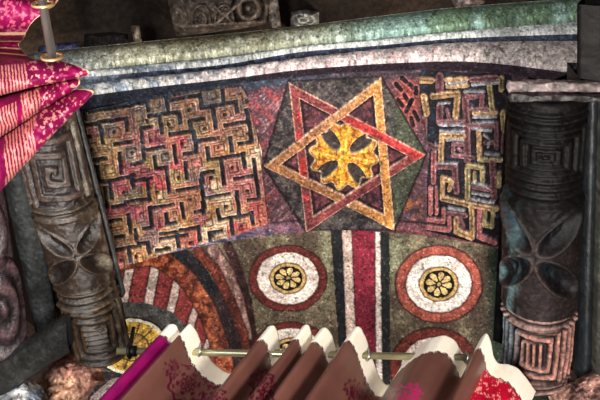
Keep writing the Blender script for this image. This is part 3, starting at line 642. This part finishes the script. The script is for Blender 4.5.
rock('rough_pier', [(40,376),(54,358),(75,352),(98,350),(104,356),(103,372),(106,382),(96,386),(88,398),(80,430),(20,430),(30,394)], 1.74, .18, (196,150,122), (128,84,72), 'broken pinkish rock pier beneath the left carved capital', 'rock', .07, 16)
rock('rough_pier', [(-40,440),(-40,410),(0,393),(26,378),(42,386),(50,402),(56,440)], 1.62, .12, (206,200,192), (92,104,120), 'pale blue-grey and white painted rock at the lower left corner', 'rock', .05, 12)
rock('rough_pier', [(545,384),(560,378),(572,380),(584,372),(600,366),(640,366),(640,440),(552,440),(549,400)], 1.72, .18, (184,136,116), (92,62,56), 'broken reddish rock pier beneath the dark right capital', 'rock', .07, 16)

# ================================================================== HIGH DARK CEILING AND CARVED PIECES
def plane_grid(name, pts, n, mat, cola, colb, amp, sc, kind='structure', parent=None):
    p = [np.array(q, float) for q in pts]; u, v = np.meshgrid(np.linspace(0, 1, n), np.linspace(0, 1, n), indexing='ij'); u = u[..., None]; v = v[..., None]
    Pq = (p[0]*(1-u)+p[1]*u)*(1-v)+(p[3]*(1-u)+p[2]*u)*v
    nn = fbm(u[..., 0]*200, v[..., 0]*200, sc, 5); nr = unit(np.cross(p[1]-p[0], p[3]-p[0])); Pq = Pq+nr*((nn-.5)*amp)[..., None]
    c = mix(np.broadcast_to(C(*cola), Pq.shape), C(*colb), sstep(.35, .65, nn))
    o = grid_obj(name, Pq, mat, parent, c); o['kind'] = kind; return o
plane_grid('ceiling', [(-3,-2,4.3),(3,-2,4.3),(3,4.5,4.3),(-3,4.5,4.3)], 160, MROCK, (92,74,58), (48,40,36), .5, 16)
plane_grid('wall_back', [(-3,3.6,0),(3,3.6,0),(3,3.6,4.4),(-3,3.6,4.4)], 120, MROCK, (92,70,58), (50,38,34), .3, 16)
plane_grid('wall_left', [(-1.5,-2,0),(-1.5,3.7,0),(-1.5,3.7,4.4),(-1.5,-2,4.4)], 120, MROCK, (110,84,72), (60,46,42), .3, 16)
plane_grid('wall_right', [(1.6,-2,0),(1.6,3.7,0),(1.6,3.7,4.4),(1.6,-2,4.4)], 120, MROCK, (110,84,72), (60,46,42), .3, 16)
fl = plane_grid('floor', [(-3,-3,0),(3,-3,0),(3,4,0),(-3,4,0)], 60, MROCK, (140,112,95), (90,70,60), .02, 30)
def relcap(X_, Y_):
    v = np.zeros(X_.shape)
    for cx in (178, 201, 224): 
        e = np.hypot((X_-cx)/9, (Y_-22)/17); v = np.maximum(v, np.exp(-((e-1)/.16)**2)*(Y_ < 24)+np.exp(-((e-.55)/.14)**2)*(Y_ < 24))
    e = np.hypot((X_-248)/11, (Y_-8)/12); v = np.maximum(v, .5+.5*np.cos(e*7)*(e < 1.6))
    for pl in ([(214,6),(236,26)], [(236,6),(214,26)], [(172,27),(262,22)]): v = np.maximum(v, sstep(2.2, 1, dpoly(X_, Y_, pl)))
    return v*.045
rock('carved_bracket', [(166,-8),(262,-14),(270,0),(266,24),(240,29),(200,34),(176,36),(172,20)], 2.72, .28, (112,98,86), (54,46,42), 'dark carved stone bracket with looped reliefs high above the arch', 'bracket', .02, 12, relief=relcap)
rock('stone_post', [(264,-14),(277,-14),(279,8),(281,27),(272,28),(267,20)], 2.74, .10, (168,158,146), (110,94,84), 'pale upright stone post beside the dark looped bracket', 'post', .02, 8)
rock('stone_post', [(131,26),(139,25),(142,42),(134,44)], 2.80, .16, (176,160,140), (140,120,100), 'small tan stone stub in the dark above the arch', 'post', .01, 6)
def relscr(X_, Y_):
    e = np.hypot((X_-303)/13, (Y_-20)/7); v = np.exp(-((e-.85)/.14)**2)+np.exp(-((e-.35)/.14)**2); return v*.012
rock('scroll_block', [(291,12),(306,9.5),(319,12),(319,28),(290,31)], 2.86, .2, (186,184,172), (110,106,100), 'small grey stone block carved with a scroll, resting above the moulding', 'carved block', .008, 6, relief=relscr)
rock('painted_fragment', [(450,-6),(487,-8),(485,2.5),(478,6),(452,9)], 2.68, .2, (196,176,164), (110,86,80), 'small pale fragment at the top edge above the green moulding', 'stone fragment', .01, 6)
rock('blue_ledge', [(38,46),(60,43),(79,42),(80,50),(58,53),(38,56)], 2.8, .2, (96,100,150), (60,62,98), 'short blue-painted ledge behind the magenta cloth', 'ledge', .008, 6)
rock('rough_block', [(84,34),(112,32),(128,34),(128,46),(84,50)], 2.82, .2, (60,52,50), (40,34,34), 'dark rough block in shadow beside the small tan stub', 'rock', .02, 8)

# ================================================================== LOWER CURTAIN AND ITS ROD
ZR = 1.05
ra_, rb_ = on_z(117., 350.8, ZR), on_z(474., 357.6, ZR)
rod = empty('curtain_rod', tuple((ra_+rb_)/2), 'thin pale metal rod crossing below the painted vault', 'curtain rod')
tube('rod', ra_, rb_, .0062, MBRASS, rod)
tube('end_ring', ra_+(rb_-ra_)*.03, ra_+(rb_-ra_)*.055, .0095, MIRON, rod)
hp = at_dist(117., 347., 1.47)
hk = empty('rod_hook', tuple(ra_+(rb_-ra_)*.035), 'small black iron hook holding the left end of the pale rod', 'hook')
tube('hook_stem', ra_+(rb_-ra_)*.035, ra_+(rb_-ra_)*.035+np.array([.0, -.01, .05]), .0035, MIRON, hk)
torus('hook_loop', ra_+(rb_-ra_)*.035, (1, 0, 0), .0115, .003, MIRON, hk)

hem = [(157,352),(162,340),(168,324),(176,324),(180,334),(183,331),(190,322.5),(197,332),(203,348),(212,362),(224,372),(238,376),(250,371),(258,356),(263,338),(268,326),(275,325),(279,338),(280,352),(285,359),(291,355),(297,338),(303,325),(309,324),(312,337),(313,347),(316,340),(320,329),(326,326.5),(332,335),(336,350),(339,360),(343,352),(348,338),(354,327),(360,326),(366,338),(371,355),(378,375),(386,386),(392,384),(399,370),(408,357),(420,346),(432,338),(445,335),(455,340),(461,352),(466,367),(470,366),(475,352),(481,338),(487,332),(491,342),(493,356),(498,364),(508,364),(518,368),(528,380),(536,392)]
hx = np.array([h[0] for h in hem], float); hy = np.array([h[1] for h in hem], float)
sl = np.r_[0, np.cumsum(np.hypot(np.diff(hx), np.diff(hy)))]
nu = 900; su = np.linspace(0, sl[-1], nu); ux = np.interp(su, sl, hx); uy = np.interp(su, sl, hy)
kern = np.hanning(17); kern /= kern.sum(); ux = np.convolve(np.pad(ux, 8, 'edge'), kern, 'valid'); uy = np.convolve(np.pad(uy, 8, 'edge'), kern, 'valid')
hemP = on_z(ux, uy, ZR+.02)
# mean direction of the hang : pulled aside to the left
p0 = on_z(340., 345., ZR); q0 = np.array(proj(p0)); best = None
for dxx in np.linspace(-1.5, .5, 81):
    q1 = np.array(proj(p0+np.array([dxx, 0, -1])*.05)); d = q1-q0; s = d[0]/d[1]
    if best is None or abs(s+.72) < best[0]: best = (abs(s+.72), dxx)
DX = best[1]; print('curtain dx', DX)
nv = 260; tv = np.linspace(0, 1, nv); LEN = .42
wid = hemP[:, 0]; mid = hemP[:, 1].mean()
V3 = np.zeros((nu, nv, 3)); 
for j, t in enumerate(tv):
    s = t*LEN; Pj = hemP.copy(); Pj[:, 0] += DX*s; Pj[:, 2] -= s
    Pj[:, 1] = Pj[:, 1]+(mid-Pj[:, 1])*min(.12, t*.3)
    V3[:, j] = Pj
px_, py_ = proj(V3)
SS = np.broadcast_to(su[:, None], (nu, nv)); TT = np.broadcast_to(tv[None]*LEN, (nu, nv))
scal = .0011*np.sin(SS*.75)
hh = np.interp(ux, [157,185,200,240,262,272,282,306,325,338,357,372,388,410,445,466,487,497,512,536], [.030,.026,.034,.028,.034,.036,.030,.036,.036,.030,.036,.036,.032,.038,.040,.030,.038,.034,.040,.05])[:, None]
head = TT < hh+scal
left = (SS < np.interp(181., hx, sl)) & ~head; right = (SS > np.interp(492.5, hx, sl)) & ~head; main = ~(head | left | right)
sat = mix(np.broadcast_to(C(120,78,66), head.shape+(3,)), C(88,54,48), fbm(SS, TT*600, 30))
# damask florals
def floral(cx, cy, s):
    X_, Y_ = px_-cx, py_-cy; r = np.hypot(X_, Y_); t = np.arctan2(Y_, X_)
    wv = (r < s*(.55+.16*np.cos(6*t+cx))) & (np.sin(r*1.15+2.2*np.cos(6*t+cx)) > -.35)
    ringp = (np.abs(r-s*1.0-1.5*np.sin(9*t)) < 1.3) | ((np.abs(r-s*.8) < 1.0) & (np.sin(11*t) > 0)); return wv | (ringp & (fbm(px_, py_, 4, 2) > .36))
fl_ = np.zeros(head.shape, bool)
for cx, cy, s in ((188,384,19),(214,398,11),(262,382,11),(205,372,5),(365,396,15),(404,398,13),(352,388,7),(414,392,7),(172,368,7),(262,400,12)): fl_ |= floral(cx, cy, s)
sat[fl_ & (px_ < 240)] = C(80,2,40); sat[fl_ & (px_ >= 240)] = C(70,4,30); sat[fl_ & (px_ > 380)] = C(170,30,90)
edge_ = np.abs(TT-hh-scal) < .0018; sat[edge_] = C(60,18,34)
hc = mix(np.broadcast_to(C(250,244,228), head.shape+(3,)), C(240,228,204), fbm(SS, TT*500, 12)); hc[np.abs(TT-hh-scal) < .0015] = C(92,52,52)
pc = mix(np.broadcast_to(C(150,6,92), head.shape+(3,)), C(98,4,64), fbm(SS, TT*500, 10))  # end colours: light passing through the same cloth, painted in
rc_ = mix(np.broadcast_to(C(205,2,48), head.shape+(3,)), C(150,2,34), fbm(SS, TT*500, 10)); rm_ = (fbm(px_, py_, 1.9, 2) > .66) & (fbm(px_, py_, 9, 1) > .4); rc_[rm_] = C(232,150,140)
cur = empty('curtain', tuple(hemP.mean(0)), 'maroon satin curtain with cream pleated heading bunched on the pale lower rod', 'curtain')
grow = lambda m_: m_ | np.roll(m_, 1, 0) | np.roll(m_, 1, 1)
for nm, mk, cl, mt, lb in (('heading', head, hc, MCREAM, 'cream pleated heading tape'), ('cloth_panel', main, sat, MSATIN, None), ('light_tinted_side', left, pc, MSATIN, 'magenta purple left end, light through the cloth painted in'), ('light_tinted_side', right, rc_, MBROC, 'crimson brocade right end, light through the cloth painted in')):
    o = grid_obj(nm, V3, mt, cur, cl, mk); solid(o, .0012, 0)
    if lb: o['label'] = lb
for gxp, gyp in ((200,351),(262,353.5),(283,352.5),(337,354.5),(368,355.5),(466,357.5)):
    c_ = on_z(float(gxp), float(gyp), ZR); torus('eyelet', c_, (1, .35, 0), .0085, .0022, MSTEEL, cur)

# ================================================================== UPPER LEFT CURTAIN AND ROD
ZU = .80
a_ = on_z(41., -6., ZU); b_ = on_z(53.5, 64., ZU); dd = unit(b_-a_)
urod = empty('curtain_rod', tuple(a_), 'grey steel rod standing out of the magenta cloth at upper left', 'curtain rod')
tube('rod', a_-dd*.15, b_-dd*.004, .0046, MSTEEL, urod)
ctl = [  # right end px, left end px, distance at right, at left
 ((78,-40),(-60,-60),1.00,1.00), ((58,0),(-60,-25),.985,.96), ((47,10),(-60,0),.955,.93), ((30,24),(-60,30),.965,.93), ((24,37),(-60,46),1.02,1.0), ((19,44),(-60,50),1.05,1.03),
 ((24,52),(-60,54),1.04,1.0), ((36,60),(-60,60),1.00,.96), ((62,62),(-60,70),.945,.92), ((86,70),(-60,92),.925,.90), ((87,75),(-60,108),.935,.90), ((66,80),(-60,116),.985,.95), ((56,83),(-60,120),1.00,.96),
 ((76,79),(-60,124),.965,.925),((80,83),(-60,150),.955,.905),((70,92),(-60,178),.97,.92),((60,98),(-60,184),1.00,.95),((76,90),(-60,188),.975,.92),((91,90),(-60,212),.955,.89),((92,95),(-60,252),.965,.895),((72,112),(-60,262),1.02,.95)]
ct = np.array([[c[0][0], c[0][1], c[1][0], c[1][1], c[2], c[3]] for c in ctl], float)
un = np.linspace(0, len(ct)-1, 460)
def cinterp(y):
    k = np.arange(len(y)); i = np.clip(un.astype(int), 0, len(y)-2); t = un-i; i0 = np.clip(i-1, 0, len(y)-1); i3 = np.clip(i+2, 0, len(y)-1)
    a, b, c, d = y[i0], y[i], y[i+1], y[i3]; return .5*(2*b+(c-a)*t+(2*a-5*b+4*c-d)*t*t+(-a+3*b-3*c+d)*t**3)
K = np.stack([cinterp(ct[:, i]) for i in range(6)], 1)
vv = np.linspace(0, 1, 240); U, Vv = np.meshgrid(un, vv, indexing='ij')
Xq = K[:, 0:1]*(1-Vv)+K[:, 2:3]*Vv; Yq = K[:, 1:2]*(1-Vv)+K[:, 3:4]*Vv; Yq = Yq-3.0*np.sin(Vv*PI)
Dq = K[:, 4:5]*(1-Vv)+K[:, 5:6]*Vv
Pq = at_dist(Xq, Yq, Dq); Pq += ((fbm(Xq, Yq, 14)-.5)*.010)[..., None]*np.array([0, -.4, -1])
mg = mix(np.broadcast_to(C(150,2,76), Xq.shape+(3,)), C(84,0,46), fbm(U*30, Vv*300, 30))
gold = C(196,128,112)
# gold woven stripes across the folds, and floral sprays
ph = (Xq-8)-(Yq-100)*.12; seg = (np.sin(ph*1.9) > .1)
for cx, w, u0, u1 in ((12,15,8.2,11.2),(30,9,13,16),(4,13,13.5,16.6),(20,15,16.8,19.6)):
    m = (np.abs(Xq-cx) < w) & (U > u0) & (U < u1) & seg; mg[m] = gold
sp = (fbm(Xq, Yq, 2.6, 2) > .615) & ((np.abs(Xq-50) < 26) | (np.abs(Xq-78) < 8)) & (U > 7.6) & (U < 20); sp &= (np.sin(Xq*.35)*np.sin(Yq*.45) > -.35); mg[sp] = C(205,130,125)
sp = (fbm(Xq+70, Yq, 3, 2) > .62) & (U < 4); mg[sp] = C(190,80,110)
trim = ((U > 3.55) & (U < 3.75) | (U > 4.4) & (U < 4.6) | (U > 5.6) & (U < 5.8) | (U > 6.4) & (U < 6.55)) & (Vv < .75); mg[trim] = C(232,190,150)
mg[(Vv < .012)] = C(220,180,140)
ucur = empty('curtain', tuple(b_), 'bright magenta brocade curtain with gold woven stripes bunched at the upper left', 'curtain')
o = grid_obj('cloth', Pq, MBROC, ucur, mg); solid(o, .0015, 0)
torus('eyelet', b_-dd*.008, dd, .0105, .0016, plain('gilt_metal', (214, 178, 120), .35, .7), ucur)
torus('eyelet', on_z(43., 4., ZU), dd, .0105, .0016, bpy.data.materials['gilt_metal'], ucur)

# ================================================================== LIGHT
def area(name, loc, target, size, power, col):
    l = bpy.data.lights.new(name, 'AREA'); l.size = size; l.energy = power; l.color = col
    o = bpy.data.objects.new(name, l); COL.objects.link(o); o.location = loc
    o.rotation_euler = (Vector(target)-Vector(loc)).to_track_quat('-Z', 'Y').to_euler(); return o
area('doorway_light', (-.55, -.25, 1.0), (0, .8, 2.8), .35, 24, (1, .95, .9))
area('inner_light', (.08, 1.18, .75), (-.03, 1.3, 3.0), .3, 30, (1, .95, .89))
area('front_fill_light', (.12, .35, .7), (-.02, 1.1, 2.9), .3, 38, (1, .95, .89))  # unseen fill added in front to brighten the curtain heading and cloth
area('sky_window_light', (-1.2, -.1, 1.7), (.4, .8, 2.6), .3, 5, (.6, .8, 1))
area('ceiling_fill_light', (.9, 1.6, 3.3), (0, 2.2, 4.0), .5, 15, (1, .9, .8))  # unseen fill added to brighten the carved bracket and high ceiling
w = bpy.data.worlds.new('World'); S.world = w; w.use_nodes = True
w.node_tree.nodes['Background'].inputs[0].default_value = (.75, .82, 1, 1); w.node_tree.nodes['Background'].inputs[1].default_value = .15
# ------------------------------------------------------------------ camera
cd = bpy.data.cameras.new('Camera'); cam = bpy.data.objects.new('Camera', cd); COL.objects.link(cam)
cd.sensor_width = 36; cd.lens = F/600*36; cd.clip_start = .02
mt = Matrix([[*M[0]], [*M[1]], [*M[2]]]).to_4x4(); mt.translation = Vector(ORG); cam.matrix_world = mt
S.camera = cam
S.view_settings.view_transform = 'Standard'; S.view_settings.look = 'None'; S.view_settings.gamma = 1; S.view_settings.exposure = 0.38; S.view_settings.use_curve_mapping = False
